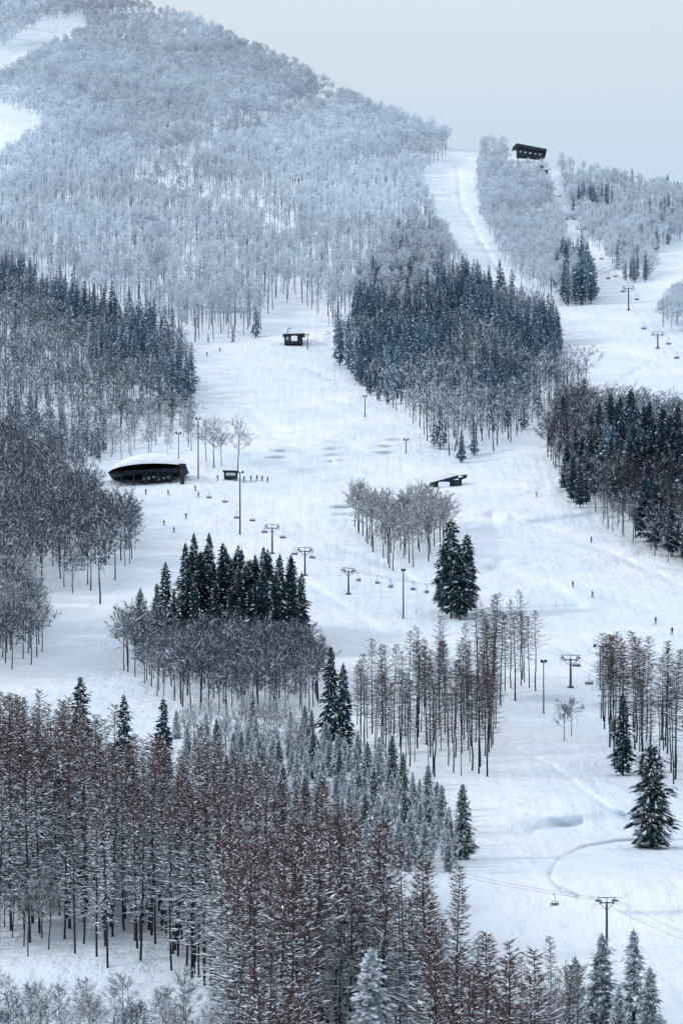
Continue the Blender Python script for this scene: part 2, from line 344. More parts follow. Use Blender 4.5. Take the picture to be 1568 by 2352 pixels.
# ------------------------------------------------------------ scatter
def inpoly(u,v,poly):
    c=np.zeros(u.shape,bool); n=len(poly)
    for i in range(n):
        x1,y1=poly[i]; x2,y2=poly[(i+1)%n]
        if y1==y2: continue
        k=((y1>v)!=(y2>v))&(u<(x2-x1)*(v-y1)/(y2-y1)+x1); c^=k
    return c
placed={}
def scatter(poly,sp,excl=(),N=60000,gaps=False):
    a=np.array(poly,float); u=rng.uniform(a[:,0].min(),a[:,0].max(),N); v=rng.uniform(a[:,1].min(),a[:,1].max(),N)
    k=inpoly(u,v,poly)&(v>sky_v(u)+1)
    for e in excl: k&=~inpoly(u,v,e)
    u=u[k];v=v[k]
    if not len(u): return []
    w=(1/ppm(v))*np.abs(F/ppm(v+1)-F/ppm(v-1))
    k=rng.random(len(u))<w/w.max(); u=u[k]; v=v[k]
    if gaps:
        p=ppm(v); gl=gully((u-CX)/p,F/p); k=~((gl<-.56)&(v>150)&(v<720)&(rng.random(len(u))<.97)); u=u[k]; v=v[k]
    X,Y,Z=surf(u,v); out=[]
    for i in range(len(u)):
        gx,gy=int(X[i]//sp),int(Y[i]//sp); ok=True
        for dx in (-1,0,1):
            for dy in (-1,0,1):
                for (px,py) in placed.get((sp,gx+dx,gy+dy),()):
                    if (px-X[i])**2+(py-Y[i])**2<sp*sp: ok=False;break
                if not ok:break
            if not ok:break
        if ok: placed.setdefault((sp,gx,gy),[]).append((X[i],Y[i])); out.append((u[i],v[i]))
    return out
TREES=[]
def zone(poly,sp,kinds,hmin,hmax,label,group,excl=(),N=60000,thin=0):
    pts=scatter(poly,sp,excl,N)
    for (u,v) in pts:
        if thin and random.random()<thin: continue
        k=random.choice(kinds); h=random.uniform(hmin,hmax)
        TREES.append(dict(k=k,u=u,v=v,h=h,label=label,group=group,sp=False,f=1.))
    print('ZONE',group,len(pts))
def mix_zone(poly,sp,opts,group,N=60000):
    n=len(opts)
    for (u,v) in scatter(poly,sp,(),N):
        p=float(ppm(v)); gx=(u-CX)/p; gy=F/p       # kinds grow in patches
        q=.5+.33*math.sin(gx/9.+2*math.sin(gy/41.))+.25*math.sin(gy/23.+gx/17.)+random.gauss(0,.22)
        k,h0,h1,lab=opts[int(min(.999,max(0,q))*n)]
        TREES.append(dict(k=k,u=u,v=v,h=random.uniform(h0,h1),label=lab,group=group+' '+NAMES[KIND[k]].replace('_',' '),sp=False,f=1.))
NAMES={'larch':'larch_tree','cedar':'conifer_tree','fir':'snowy_fir','bare':'bare_tree','frosted':'frosted_tree'}
CATS={'larch':'larch tree','cedar':'conifer','fir':'fir tree','bare':'bare tree','frosted':'frosted tree'}
def special(k,u,vb,vt,label,group=None):
    TREES.append(dict(k=k,u=u,v=vb,h=(vb-vt)/float(ppm(vb)),label=label,group=group,sp=True,f=1.))
S1=[(-150,225),(0,235),(95,270),(112,312),(0,390),(-150,445)]
S2=[(-150,230),(0,198),(110,122),(205,78),(190,38),(100,48),(0,110),(-150,150)]
S3=[(610,790),(600,750),(640,700),(700,700),(745,730),(760,790)]
Mz=[(-150,-60),(200,-20),(430,40),(520,80),(640,135),(720,180),(820,232),(920,272),(1010,315),(1030,350),(965,400),(962,440),(990,510),(1035,600),(1000,660),(860,690),(800,730),(760,750),(600,772),(480,784),(420,790),(330,740),(150,680),(0,640),(-150,620)]
up=scatter(Mz,5.7,(S1,S2,S3),N=240000,gaps=True)
for (u,v) in up:
    tall=min(1,max(0,(v-210)/250)); k='frosttall' if random.random()<tall*.95 else 'frost'
    p=float(ppm(v)); gx=(u-CX)/p; gy=F/p
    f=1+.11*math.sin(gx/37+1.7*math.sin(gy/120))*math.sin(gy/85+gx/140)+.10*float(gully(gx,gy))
    f*=.91+.12*min(1,max(0,(v-60)/280))  # darker toward the summit, raised there as painted haze
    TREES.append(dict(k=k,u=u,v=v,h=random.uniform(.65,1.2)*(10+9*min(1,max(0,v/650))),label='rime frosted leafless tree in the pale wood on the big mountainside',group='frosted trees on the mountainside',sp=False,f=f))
print('ZONE mountain',len(up))
SB=[(1155,335),(1275,335),(1285,415),(1225,412),(1160,402)]
R0a=[(1095,400),(1110,350),(1200,360),(1250,420),(1285,520),(1300,600),(1300,690),(1240,670),(1200,650),(1130,560),(1105,490)]
R0b=[(1285,398),(1400,425),(1568,462),(1720,490),(1720,580),(1568,550),(1510,570),(1490,650),(1440,650),(1395,590),(1345,550),(1302,460)]
zone(R0a,4.8,['frost','frosttall','frost'],8,14,'rime frosted tree on the knoll below the summit building','frosted trees below the summit building',(SB,))
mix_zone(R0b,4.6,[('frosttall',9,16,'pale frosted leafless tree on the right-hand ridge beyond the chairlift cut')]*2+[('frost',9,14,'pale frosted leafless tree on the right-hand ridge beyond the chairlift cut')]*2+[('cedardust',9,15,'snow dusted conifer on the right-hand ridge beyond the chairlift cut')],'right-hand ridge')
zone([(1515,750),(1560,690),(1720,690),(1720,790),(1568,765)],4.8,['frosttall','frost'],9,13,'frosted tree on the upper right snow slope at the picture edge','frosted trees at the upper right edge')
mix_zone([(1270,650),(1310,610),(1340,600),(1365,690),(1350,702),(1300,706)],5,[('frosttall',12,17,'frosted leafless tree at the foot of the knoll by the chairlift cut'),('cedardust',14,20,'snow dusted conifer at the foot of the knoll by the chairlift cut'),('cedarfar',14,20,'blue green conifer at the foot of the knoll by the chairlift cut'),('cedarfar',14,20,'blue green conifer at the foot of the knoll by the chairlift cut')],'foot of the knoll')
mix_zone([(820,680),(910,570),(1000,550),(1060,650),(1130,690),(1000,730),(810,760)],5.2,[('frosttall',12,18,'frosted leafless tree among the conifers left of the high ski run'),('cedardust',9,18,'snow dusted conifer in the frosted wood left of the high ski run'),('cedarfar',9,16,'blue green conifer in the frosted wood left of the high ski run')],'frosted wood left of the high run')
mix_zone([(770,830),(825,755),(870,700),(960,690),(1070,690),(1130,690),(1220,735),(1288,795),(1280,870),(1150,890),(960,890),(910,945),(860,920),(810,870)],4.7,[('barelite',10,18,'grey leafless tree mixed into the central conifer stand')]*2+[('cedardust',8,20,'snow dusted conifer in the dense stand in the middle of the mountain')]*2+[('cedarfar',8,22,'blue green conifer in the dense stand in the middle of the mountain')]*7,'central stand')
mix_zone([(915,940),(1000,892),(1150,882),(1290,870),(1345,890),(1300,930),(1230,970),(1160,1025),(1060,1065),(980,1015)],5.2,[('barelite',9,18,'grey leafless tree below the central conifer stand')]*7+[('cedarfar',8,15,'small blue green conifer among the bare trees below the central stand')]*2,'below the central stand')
mix_zone([(1250,1030),(1285,980),(1340,960),(1400,1040),(1450,1150),(1568,1250),(1720,1300),(1720,1370),(1568,1312),(1490,1270),(1400,1220),(1310,1150),(1270,1085)],4.7,[('larchd',12,19,'dark bare trunked larch along the lower edge of the right-hand wood')]*2+[('bare',11,18,'grey leafless tree along the lower edge of the right-hand wood')]*2+[('cedarnavy',9,17,'dark blue conifer along the lower edge of the right-hand wood')]*2,'lower edge of the right-hand wood')
mix_zone([(1365,1060),(1470,1040),(1720,1060),(1720,1330),(1568,1292),(1500,1262),(1430,1190)],4.0,[('larchd',12,19,'dark bare trunked larch inside the right-hand wood'),('bare',12,18,'grey leafless tree inside the right-hand wood')]+[('cedarnavy',10,23,'dark blue conifer inside the right-hand wood')]*6+[('cedarfar',12,20,'blue green conifer inside the right-hand wood')],'inside the right-hand wood')
zone([(1300,980),(1400,960),(1568,985),(1720,1000),(1720,1060),(1470,1040),(1370,1050)],4.6,['bare','barelite','barelite'],11,16,'grey brown bare tree at the top of the right-hand wood','bare trees topping the right-hand wood')
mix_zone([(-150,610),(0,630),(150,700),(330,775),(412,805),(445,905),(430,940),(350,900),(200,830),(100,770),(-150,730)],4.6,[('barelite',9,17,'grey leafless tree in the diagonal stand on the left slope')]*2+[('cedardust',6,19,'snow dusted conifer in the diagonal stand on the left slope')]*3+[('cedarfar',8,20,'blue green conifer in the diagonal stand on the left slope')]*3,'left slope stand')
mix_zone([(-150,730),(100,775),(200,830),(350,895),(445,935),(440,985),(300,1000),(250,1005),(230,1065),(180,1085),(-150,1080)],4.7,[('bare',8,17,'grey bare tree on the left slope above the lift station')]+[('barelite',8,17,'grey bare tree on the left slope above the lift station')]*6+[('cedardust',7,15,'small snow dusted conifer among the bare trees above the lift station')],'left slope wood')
zone([(235,1015),(440,985),(445,1035),(260,1060)],7,['barelite','barefrost'],7,12,'pale bare tree on the bank behind the lift station roof','pale trees behind the lift station')
zone([(-150,1090),(0,1085),(120,1105),(180,1170),(290,1235),(315,1280),(280,1330),(200,1365),(80,1360),(0,1390),(-150,1400)],4.9,['bare'],9,19,'leafless tree in the left wood below the lift station','bare trees of the left wood',(),60000,.08)
zone([(-150,1400),(0,1400),(70,1430),(105,1490),(60,1540),(-150,1580)],4.4,['barefrost','bare'],11,16,'snowy bare tree at the left picture edge above the larches','snowy bare trees at the left edge')
zone([(805,1205),(860,1225),(960,1215),(1035,1225),(1030,1265),(960,1308),(900,1312),(860,1275)],5.0,['barecopse','barecopse','barefrost'],12,16,'frosty bare tree in the small copse in the middle of the ski run','copse in the middle of the ski run')
zone([(265,1530),(330,1510),(430,1530),(650,1540),(715,1550),(735,1610),(700,1650),(560,1655),(440,1640),(360,1590),(300,1550)],4.0,['bare'],7,15,'grey bare tree in the thicket below the mid-slope conifers','bare thicket below the mid-slope conifers')
zone([(425,1440),(470,1430),(610,1440),(670,1460),(700,1510),(600,1520),(430,1510)],3.2,['cedar'],13,20,'dark conifer within the mid-slope conifer clump','filling conifers of the mid-slope clump')
zone([(800,1660),(900,1670),(1000,1610),(1080,1600),(1140,1660),(1120,1785),(1000,1790),(930,1785),(850,1745)],4.1,['larchb','larchb','larchd'],9,18,'dark brown larch with a bare trunk in the grove beside the lower ski run','larch grove beside the lower run')
zone([(1095,1560),(1200,1560),(1235,1590),(1180,1620),(1120,1625)],3.6,['larchd','larchb'],14,19,'dark trunked larch in the row right of the tall conifers','larches right of the tall conifers')
zone([(1380,1650),(1440,1690),(1568,1725),(1720,1740),(1720,1840),(1568,1805),(1450,1790),(1410,1765)],4.3,['larchb','larchd'],14,20,'thin dark larch in the grove at the right picture edge','larch grove at the right edge')
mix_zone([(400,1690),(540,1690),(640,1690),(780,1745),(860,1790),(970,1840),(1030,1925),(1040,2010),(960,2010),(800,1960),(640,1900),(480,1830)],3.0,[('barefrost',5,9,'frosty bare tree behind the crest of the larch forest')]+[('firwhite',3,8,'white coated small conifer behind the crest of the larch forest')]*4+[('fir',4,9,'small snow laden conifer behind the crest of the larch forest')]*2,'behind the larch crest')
WF=[(725,2440),(975,2440),(995,2960),(700,2960)]
zone([(-150,1915),(0,1925),(200,1965),(400,2040),(550,2110),(700,2220),(850,2355),(960,2450),(1100,2630),(1230,2850),(1200,2940),(600,2940),(520,2500),(500,2300),(400,2190),(200,2120),(0,2085),(-150,2085)],2.15,['larch'],15,23.5,'tall snow laden larch in the dense forest across the foreground','larches of the foreground forest',(WF,),N=200000)
zone([(725,2440),(975,2460),(965,2520),(735,2520)],2.6,['larch'],15,20,'snow laden larch just behind the white fir at the bottom','larches behind the white fir')
zone([(-150,2085),(0,2085),(200,2120),(400,2190),(500,2300),(460,2250),(250,2225),(120,2170),(-150,2200)],4.0,['larch'],17,23,'tall larch standing in open snow at the lower left edge of the forest','larches in the open snow at lower left')
zone([(-150,2300),(0,2310),(200,2330),(420,2330),(540,2440),(540,2620),(-150,2620)],3.8,['barefrost','bare','barefrost'],3.5,6.5,'low bare snowy sapling along the bottom left of the picture','saplings along the bottom left')
zone([(-60,2120),(40,2130),(150,2180),(60,2200),(-60,2220)],3.6,['barefrost','bare'],6,11,'slender bare tree at the left edge in front of the larches','slender trees at the left edge')
mix_zone([(1080,2440),(1290,2440),(1330,2560),(1250,2640),(1100,2620)],2.7,[('bare',6,12,'bare tree at the right end of the foreground forest'),('barefrost',6,12,'frosty bare tree at the right end of the foreground forest'),('larch',7,14,'short larch at the right end of the foreground forest')],'right end of the forest')
# --- single trees
for a in [('cedarbig',1036,1420,1190,'tallest dark conifer standing in the middle of the ski run'),
 ('cedarbig',1072,1412,1222,'right-hand dark conifer leaning against the tallest one on the run'),
 ('cedarbig',1018,1405,1250,'shorter left conifer beside the tallest one on the run'),
 ('cedarbig',1056,1424,1262,'lower conifer filling the front between the two tallest on the run'),
 ('cedarbush',1496,1950,1705,'large dark bushy conifer alone on the lower right slope'),
 ('fir',1062,1975,1797,'slim snowy conifer rising at the right end of the larch forest crest'),
 ('firsnow',850,2560,2180,'white snow covered fir at the bottom centre of the picture'),
 ('firwhite',1320,2400,2190,'left slim frosted fir of the bottom right cluster'),
 ('firwhite',1382,2390,2140,'frosted fir in front of the lowest lift tower'),
 ('firwhite',1455,2400,2130,'broad frosted fir right of the lowest lift tower'),
 ('firwhite',1492,2430,2215,'low frosted fir at the right end of the bottom right cluster'),
 ('firwhite',1420,2440,2260,'small frosted fir filling the front of the bottom right cluster'),
 ('cedar',760,1722,1480,'tall narrow dark conifer at the left end of the larch grove'),
 ('cedar',788,1745,1520,'narrow dark conifer second from the left of the larch grove'),
 ('cedar',580,1692,1588,'small dark conifer in the hollow behind the larch forest'),
 ('cedar',375,1900,1590,'conifer poking over the larch forest crest farthest right of three tips'),
 ('cedar',185,1850,1540,'dark conifer tip above the larch forest crest near the left edge'),
 ('cedar',285,1880,1582,'dark conifer tip above the crest between two other tips'),
 ('cedar',445,1438,1226,'leftmost tall spire of the mid-slope conifer clump'),
 ('cedar',480,1432,1224,'tall spire second from the left in the mid-slope conifer clump'),
 ('cedar',512,1450,1246,'dark spire in the centre of the mid-slope conifer clump'),
 ('cedar',547,1440,1250,'dark spire right of centre in the mid-slope conifer clump'),
 ('cedar',586,1455,1284,'dark spire over the gap in the mid-slope conifer clump'),
 ('cedar',610,1450,1278,'slim spire fourth from the right in the mid-slope conifer clump'),
 ('cedar',640,1465,1332,'short spire near the right end of the mid-slope conifer clump'),
 ('cedar',668,1470,1345,'rightmost short spire of the mid-slope conifer clump'),
 ('cedar',462,1480,1265,'lower conifer filling the front of the clump on its left'),
 ('cedar',530,1485,1280,'lower conifer filling the front of the clump at its centre'),
 ('cedar',380,1480,1290,'conifer spire standing just left of the mid-slope clump'),
 ('cedar',360,1485,1338,'shorter conifer at the foot of the spire left of the clump'),
 ('cedar',400,1490,1350,'small conifer between the mid-slope clump and the spire left of it'),
 ('cedar',322,1495,1350,'lone leftmost conifer of the mid-slope trees'),
 ('cedarfar',776,800,688,'pointed conifer right of the upper lift hut'),
 ('cedarfar',587,775,700,'dark conifer at the top of the main run left of the upper hut'),
 ('cedardust',535,786,742,'small snowy conifer at the head of the main run'),
 ('cedarfar',478,786,762,'tiny dark conifer at the head of the main run'),
 ('cedarfar',412,905,795,'conifer at the tip of the left slope stand'),
 ('cedarfar',430,925,820,'conifer spire beside the left edge of the main run'),
 ('cedarfar',1228,790,682,'tall spire at the right end of the central stand'),
 ('cedarfar',1248,792,688,'second spire at the right end of the central stand'),
 ('cedarfar',1278,795,700,'outermost spire at the right end of the central stand'),
 ('cedarfar',1336,700,535,'tallest conifer beside the upper right chairlift'),
 ('cedarfar',1013,568,515,'lone dark conifer beside the high ski run'),
 ('cedar',1430,1782,1588,'dark conifer among the thin larches at the right edge'),
 ('bare',230,1388,1190,'leafless tree standing apart at the lower corner of the left wood'),
 ('barefrost',545,1085,952,'slender pale tree right of the lift station with a high crown'),
 ('barefrost',492,1075,955,'slender bare tree close behind the lift station'),
 ('barefrost',508,1070,975,'thin bare tree just right of the one behind the lift station'),
 ('barefrost',474,1060,960,'thin bare tree beside the lamp pole at the lift station'),
 ('bare',1295,1702,1600,'small bare sapling on the slope below the lift tower'),
 ('bare',1312,1692,1595,'second small bare sapling below the lift tower'),
 ('barefrost',360,1600,1480,'snowy bare tree at the lower left of the thicket'),
 ('barefrost',285,1540,1400,'frosty bare tree at the far left of the thicket')]:
    special(*a)
# ------------------------------------------------------------ build the trees
meshes={}
for k,l in PR.items():
    m_=M_rime if k.startswith('frost') else M_tree
    meshes[k]=[(arr_mesh('trunk',*t,M_tree),arr_mesh('crown',*c,m_)) for t,c,h in l]
stuff={}
LIM=300
bykind={}
for t in TREES:
    t['size']=t['h']*float(ppm(t['v'])); t['i']=random.randrange(len(PR[t['k']])); bykind.setdefault(KIND[t['k']],[]).append(t)
for kd,l in bykind.items():
    inv=[t for t in l if 0<t['u']<1568 and t['v']-.7*t['size']<2352 or t['sp']]
    inv.sort(key=lambda t:(not t['sp'],-(min(t['v'],2352)-(t['v']-t['size'])))); ind=inv[:LIM]; ids=set(id(t) for t in ind)
    for t in ind:
        p=P(t['u'],t['v']); p.z-=.25
        o=empty(NAMES[kd],p,random.uniform(0,6.28)); H=PR[t['k']][t['i']][2]; s=t['h']/H
        wx=s*random.uniform(.9,1.12); o.scale=(wx,wx,s)
        a,b=meshes[t['k']][t['i']]; link('trunk',a,o); link('crown',b,o)
        tag(o,t['label'],CATS[kd],t['group'])
    stuff[kd]=[t for t in l if id(t) not in ids]
    print('KIND',kd,len(l),'individual',len(ind))
SL={'larch':('larch_wood','remaining larches deep in the foreground wood and groves'),'cedar':('conifer_wood','mass of far conifers in the stands across the mountain'),
 'fir':('fir_thicket','remaining small snowy firs behind the crest'),'bare':('bare_wood','mass of grey leafless trees filling the distant woods'),'frosted':('frosted_wood','mass of rime frosted forest covering the upper mountain')}
for kd,l in stuff.items():
    if not l: continue
    VV=[];TT=[];CC=[];off=0
    for t in l:
        (tv_,tt,tc),(cv,ct,cc),H=PR[t['k']][t['i']]
        V=np.concatenate([tv_,cv]); T=np.concatenate([tt,ct+len(tv_)]); Co=np.concatenate([tc,cc])
        s=t['h']/H; a=random.uniform(0,6.28); w=s*random.uniform(.9,1.15); ca,sa=math.cos(a)*w,math.sin(a)*w
        x,y,z=surf(t['u'],t['v'])
        N=np.stack([V[:,0]*ca-V[:,1]*sa+x,V[:,0]*sa+V[:,1]*ca+y,V[:,2]*s+z-.25],-1)
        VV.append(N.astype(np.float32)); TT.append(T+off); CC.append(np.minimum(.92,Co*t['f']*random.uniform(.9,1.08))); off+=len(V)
    o=link(SL[kd][0],arr_mesh(SL[kd][0],np.concatenate(VV),np.concatenate(TT),np.concatenate(CC),M_rime if kd=='frosted' else M_tree)); tag(o,SL[kd][1],'forest',None,'stuff')
    print('STUFF',kd,len(l),sum(len(t) for t in TT))
# ------------------------------------------------------------ lifts
def lift_tower(u,vb,vt,ang,label,group,k=1.):
    p=P(u,vb); H=(vb-vt)*p.y/F/k; r=empty('lift_tower',p,ang); r.scale=(k,k,k)
    MB().bar((0,0,-.5),(0,0,H-.9),.32,.22,10).box((0,0,.1),(1.2,1.2,.5)).build('pole',M_steel,r)
    MB().box((0,0,H-1.1),(3.6,.24,.26)).bar((0,0,H-2.6),(1.6,0,H-1.2),.07).bar((0,0,H-2.6),(-1.6,0,H-1.2),.07).build('crossarm',M_steel,r)
    MB().box((0,0,H),(4.6,.15,.15)).bar((1.2,0,H-1),(2.2,0,H),.07).bar((-1.2,0,H-1),(-2.2,0,H),.07).bar((0,0,H-1),(0,0,H),.07).build('lifting_frame',M_steel,r)
    for s in (-1,1):
        sh=MB().box((s*2,0,H-.8),(.14,2.0,.18)).box((s*2.25,0,H-1.35),(.45,2.2,.05)).build('sheave_assembly',M_steel,r)
        w=MB()
        for j in range(4): w.bar((s*2-.07,-.9+.6*j,H-.62),(s*2+.07,-.9+.6*j,H-.62),.2,.2,10)
        w.build('sheave_wheels',M_chair,sh)
    tag(r,label,'lift tower',group); return r
def chair(m,label,group):
    r=empty('chairlift_chair',(0,0,0))
    MB().box((0,0,0),(.16,.5,.16)).bar((0,0,0),(0,.45,-.7),.05).bar((0,.45,-.7),(0,.4,-1.5),.05).build('hanger',m,r)
    MB().bar((-.9,.4,-1.5),(.9,.4,-1.5),.05).bar((-.9,.4,-1.5),(-.9,.3,-2.3),.045).bar((.9,.4,-1.5),(.9,.3,-2.3),.045).bar((-.9,.3,-2.3),(-.9,-.35,-2.35),.045).bar((.9,.3,-2.3),(.9,-.35,-2.35),.045).build('frame',m,r)
    MB().box((0,0,-2.3),(1.8,.62,.1)).build('seat',m,r,.03)
    MB().box((0,.33,-1.98),(1.8,.09,.46),rx=-.15).build('backrest',m,r,.03)
    MB().bar((-.85,-.45,-1.95),(.85,-.45,-1.95),.035).bar((-.85,-.45,-1.95),(-.9,.3,-1.8),.03).bar((.85,-.45,-1.95),(.9,.3,-1.8),.03).build('safety_bar',m,r)
    return r
first={}
def run_lift(tw,chairs,names,cm,cl,grp,cable_label,k=1.):
    base=[P(u,vb) for u,vb,vt in tw]; ts=[]
    for i,(u,vb,vt) in enumerate(tw):
        d=(base[min(i+1,len(tw)-1)]-base[max(i-1,0)]); ang=math.atan2(d.y,d.x)-PI/2
        if math.cos(ang)<0: ang+=PI
        H=(vb-vt)*base[i].y/F; ts.append((base[i],ang,H))
        if names[i]: lift_tower(u,vb,vt,ang,names[i],'lift towers '+grp,k)
    ropes=[]
    for s in (-1,1):
        at=[b+Vector((math.cos(a)*2*s*k,math.sin(a)*2*s*k,H-.42*k)) for b,a,H in ts]; pts=[]
        for a,b in zip(at[:-1],at[1:]):
            L=(b-a).length; n=max(6,int(L/6))
            for j in range(n):
                t=j/n; pts.append(a.lerp(b,t)-Vector((0,0,.06*L*t*(1-t))))
        pts.append(at[-1]); ropes.append(pts)
        o=MB().path(pts,.035*k,4).build('haul_cable',M_cable); tag(o,cable_label%('left' if s<0 else 'right'),'cable')
    for j,(u,lab) in enumerate(chairs):
        pts=ropes[j%2]; best=None
        for a,b in zip(pts[:-1],pts[1:]):
            ua,ub=proj(a)[0],proj(b)[0]
            if (ua-u)*(ub-u)<=0 and ua!=ub: best=(a.lerp(b,(u-ua)/(ub-ua)),b-a); break
        if not best: print('NOCHAIR',u); continue
        key=cm.name
        if key not in first: first[key]=chair(cm,'','') ; o=first[key]
        else: o=copy_tree(first[key])
        d=best[1]; o.location=best[0]-Vector((0,0,.1*k)); o.rotation_euler=(0,0,math.atan2(d.y,d.x)-PI/2+(PI if j%2 else 0)+random.uniform(-.15,.15)); o.scale=(k,k,k)
        tag(o,lab,'chairlift chair',cl)
run_lift([(440,1114,1076),(625,1272,1205),(700,1322,1258),(800,1365,1305),(1045,1412,1345),(1310,1580,1505),(1520,1700,1610),(1720,1830,1730)],
 [(480,'empty lift chair nearest the round lift station'),(517,'lift chair hanging left of the tall floodlight pole'),(543,'lift chair passing right behind the tall floodlight pole'),(580,'lift chair just left of the uppermost chairlift tower'),(607,'lift chair touching the left arm of the uppermost tower'),(650,'left of two lift chairs between the first and second towers'),(676,'right of two lift chairs between the first and second towers'),(718,'lift chair just right of the second chairlift tower'),(822,'dark lift chair just right of the third chairlift tower'),(868,'left chair of the pair left of the plain grey pole'),(896,'right chair of the pair left of the plain grey pole'),(950,'left chair of the pair right of the plain grey pole'),(978,'right chair of the pair right of the plain grey pole'),(1324,'lift chair below the lower right tower'),(1352,'lift chair right of the lower right tower near the larches')],
 [None,'uppermost small T shaped lift tower below the round station','second T shaped lift tower down from the round station','third T shaped lift tower above the plain grey pole','lift tower hidden behind the tallest conifers','T shaped lift tower left of the larches at the right edge','lift tower inside the larch grove at the right edge',None],
 M_chair,'chairs of the main chairlift','of the main chairlift','%s haul cable of the main chairlift over the central run',.85)
run_lift([(1245,402,372),(1335,575,520),(1443,712,656),(1510,800,762),(1660,905,850)],
 [(1266,'lift chair highest up just below the summit building'),(1285,'second highest lift chair in the upper right cut'),(1300,'left lift chair in the upper right cut above the tall conifer'),(1318,'right lift chair in the upper right cut above the tall conifer'),(1362,'left lift chair beside the tallest conifer on the upper right'),(1381,'right lift chair beside the tallest conifer on the upper right'),(1396,'left lift chair midway above the upper right tower'),(1413,'right lift chair midway above the upper right tower'),(1430,'lift chair just left of the upper right tower'),(1462,'left lift chair below the upper right tower'),(1478,'right lift chair below the upper right tower'),(1535,'left lift chair at the right picture edge'),(1553,'right lift chair at the right picture edge')],
 [None,'lift tower beside the conifers in the upper right cut','T shaped lift tower on the upper right snow slope','shorter T shaped lift tower near the upper right edge',None],
 M_chair,'chairs of the upper right chairlift','of the upper right chairlift','%s haul cable of the upper right chairlift',1.1)
run_lift([(1290,1120,1062),(1660,1400,1290)],[(1405,'pale empty lift chair in front of the right-hand wood, upper one'),(1488,'pale empty lift chair in front of the right-hand wood, lower one')],
 ['slim lift tower among the trunks of the right-hand wood',None],M_pale,'pale chairs before the right-hand wood','by the right-hand wood','%s haul cable crossing before the right-hand wood')
run_lift([(960,2130,1980),(1393,2190,2062),(1720,2340,2195)],[(1272,'lone dark lift chair above the lower right snow bank')],
 [None,'lift tower rising behind the frosted firs at lower right',None],M_chair,'chair of the lowest lift','of the lowest lift','%s haul cable of the lowest lift at lower right',.58)
# ------------------------------------------------------------ poles
def lamp_pole(u,vb,vt,rad,label,heads=1):
    p=P(u,vb); H=(vb-vt)*p.y/F; r=empty('floodlight_pole',p,0)
    MB().bar((0,0,-.4),(0,0,H),rad,rad*.6,8).build('pole',M_steel,r)
    MB().box((0,0,H-.15),(1.6*heads,.14,.14)).build('crossbar',M_steel,r)
    for k in range(2):
        s=-1 if k==0 else 1
        MB().box((s*.6*heads,-.2,H+.12),(.55,.4,.42),rx=.4).build('floodlight',M_dark,r,.05)
    tag(r,label,'pole','floodlight poles on the runs')
lamp_pole(455,1100,962,.22,'tall dark floodlight pole behind the round lift station')
lamp_pole(551,1228,1085,.26,'tallest dark floodlight pole standing on the run below the station',1.3)
lamp_pole(926,1421,1310,.2,'plain grey pole left of the tallest conifers',.5)
lamp_pole(838,958,910,.2,'short pole on the main run beside the central stand',.9)
lamp_pole(932,1042,1010,.2,'lowest short pole at the right side of the main run',.9)
lamp_pole(1248,1640,1520,.15,'thin pole right of the dark trunked larches',.6)
lamp_pole(1378,1585,1484,.16,'thin pole with crossbar just left of the right-edge larches',1.8)
lamp_pole(385,330,288,.5,'dark pole standing high on the frosted mountainside',1.2)
lamp_pole(410,1075,995,.16,'thin floodlight pole with a dark head above the lift station roof',1.1)
lamp_pole(706,803,768,.25,'short dark post right of the upper lift hut',.9)
# ------------------------------------------------------------ buildings
r=empty('lift_station',P(342,1108))
curve=[(-12,2.3),(-10.6,3.0),(-8.5,3.7),(-5.5,4.3),(-2,4.7),(2,4.85),(6,4.75),(9,4.5),(11,4.2),(12,3.8)]
th=[.15,1.1,2.1,3.0,3.7,3.9,3.5,2.6,1.5,.4]
def prof(sc,dz): return [(x,z+.05) for x,z in curve]+[(x*(1-.03*(1-sc)),z+.05+h*sc+dz) for (x,z),h in zip(curve,th)][::-1]
MB().loft([(-8.5,prof(.22,0)),(-8.2,prof(.5,0)),(-7.3,prof(.74,0)),(-5.6,prof(.92,0)),(-3,prof(1,0)),(4,prof(1,0)),(7,prof(.8,0)),(8.5,prof(.4,0))]).build('roof_snow',M_cap,r)
MB().prism(curve+[(x,z-.3) for x,z in curve][::-1],-8.2,8.2).build('roof',M_roof,r)
MB().prism([(x*.97,z-.32) for x,z in curve]+[(11.0,2.9),(8,2.7),(2,2.6),(-4,2.2),(-8,1.7),(-11.4,1.5)],-7.2,7.2).build('gable_wall',M_dark,r)
MB().box((2.6,1.5,.9),(9.5,9,3.2)).build('engine_house',M_dark,r)
for k in range(6): MB().box((-1.4+k*1.55,-3.03,.7+.3*((k*7)%3)),(.5+.25*(k%3),.08,.6+.2*(k%2))).build('window',M_glass,r)
for px_ in (-8.,-4.2,-.5,3.2,6.8): MB().box((px_,-7.0,.3),(.4,.4,4.4)).build('pillar',M_dark,r)
MB().box((10.9,-10.5,1.2),(1.3,1.3,6.2)).box((10.9,-10.3,4.1),(2.2,2.6,.7)).build('pylon',M_dark,r)
for k in range(5): MB().bar((-6.5+k*3.7,-7.3,2.5),(-5.8+k*3.7,-7.3,4.0),.12).build('mullion',M_chair,r)
tag(r,'low round roofed lift station with a thick snow cap and dark front','lift station')
r=empty('control_booth',P(530,1102)); MB().box((0,0,1.4),(4.2,2.6,2.0)).build('wall',M_dark,r,.04); MB().box((0,0,2.6),(5,3.4,.25),ry=.03).build('roof',M_roof,r); MB().box((0,-1.32,1.6),(3,.05,.8)).build('window',M_glass,r)
for sx in (-1.7,1.7):
    for sy in (-1,1): MB().box((sx,sy,.1),(.2,.2,1.2)).build('leg',M_dark,r)
tag(r,'small dark control booth on legs right of the lift station','booth')
r=empty('lift_hut',P(676,792)); 
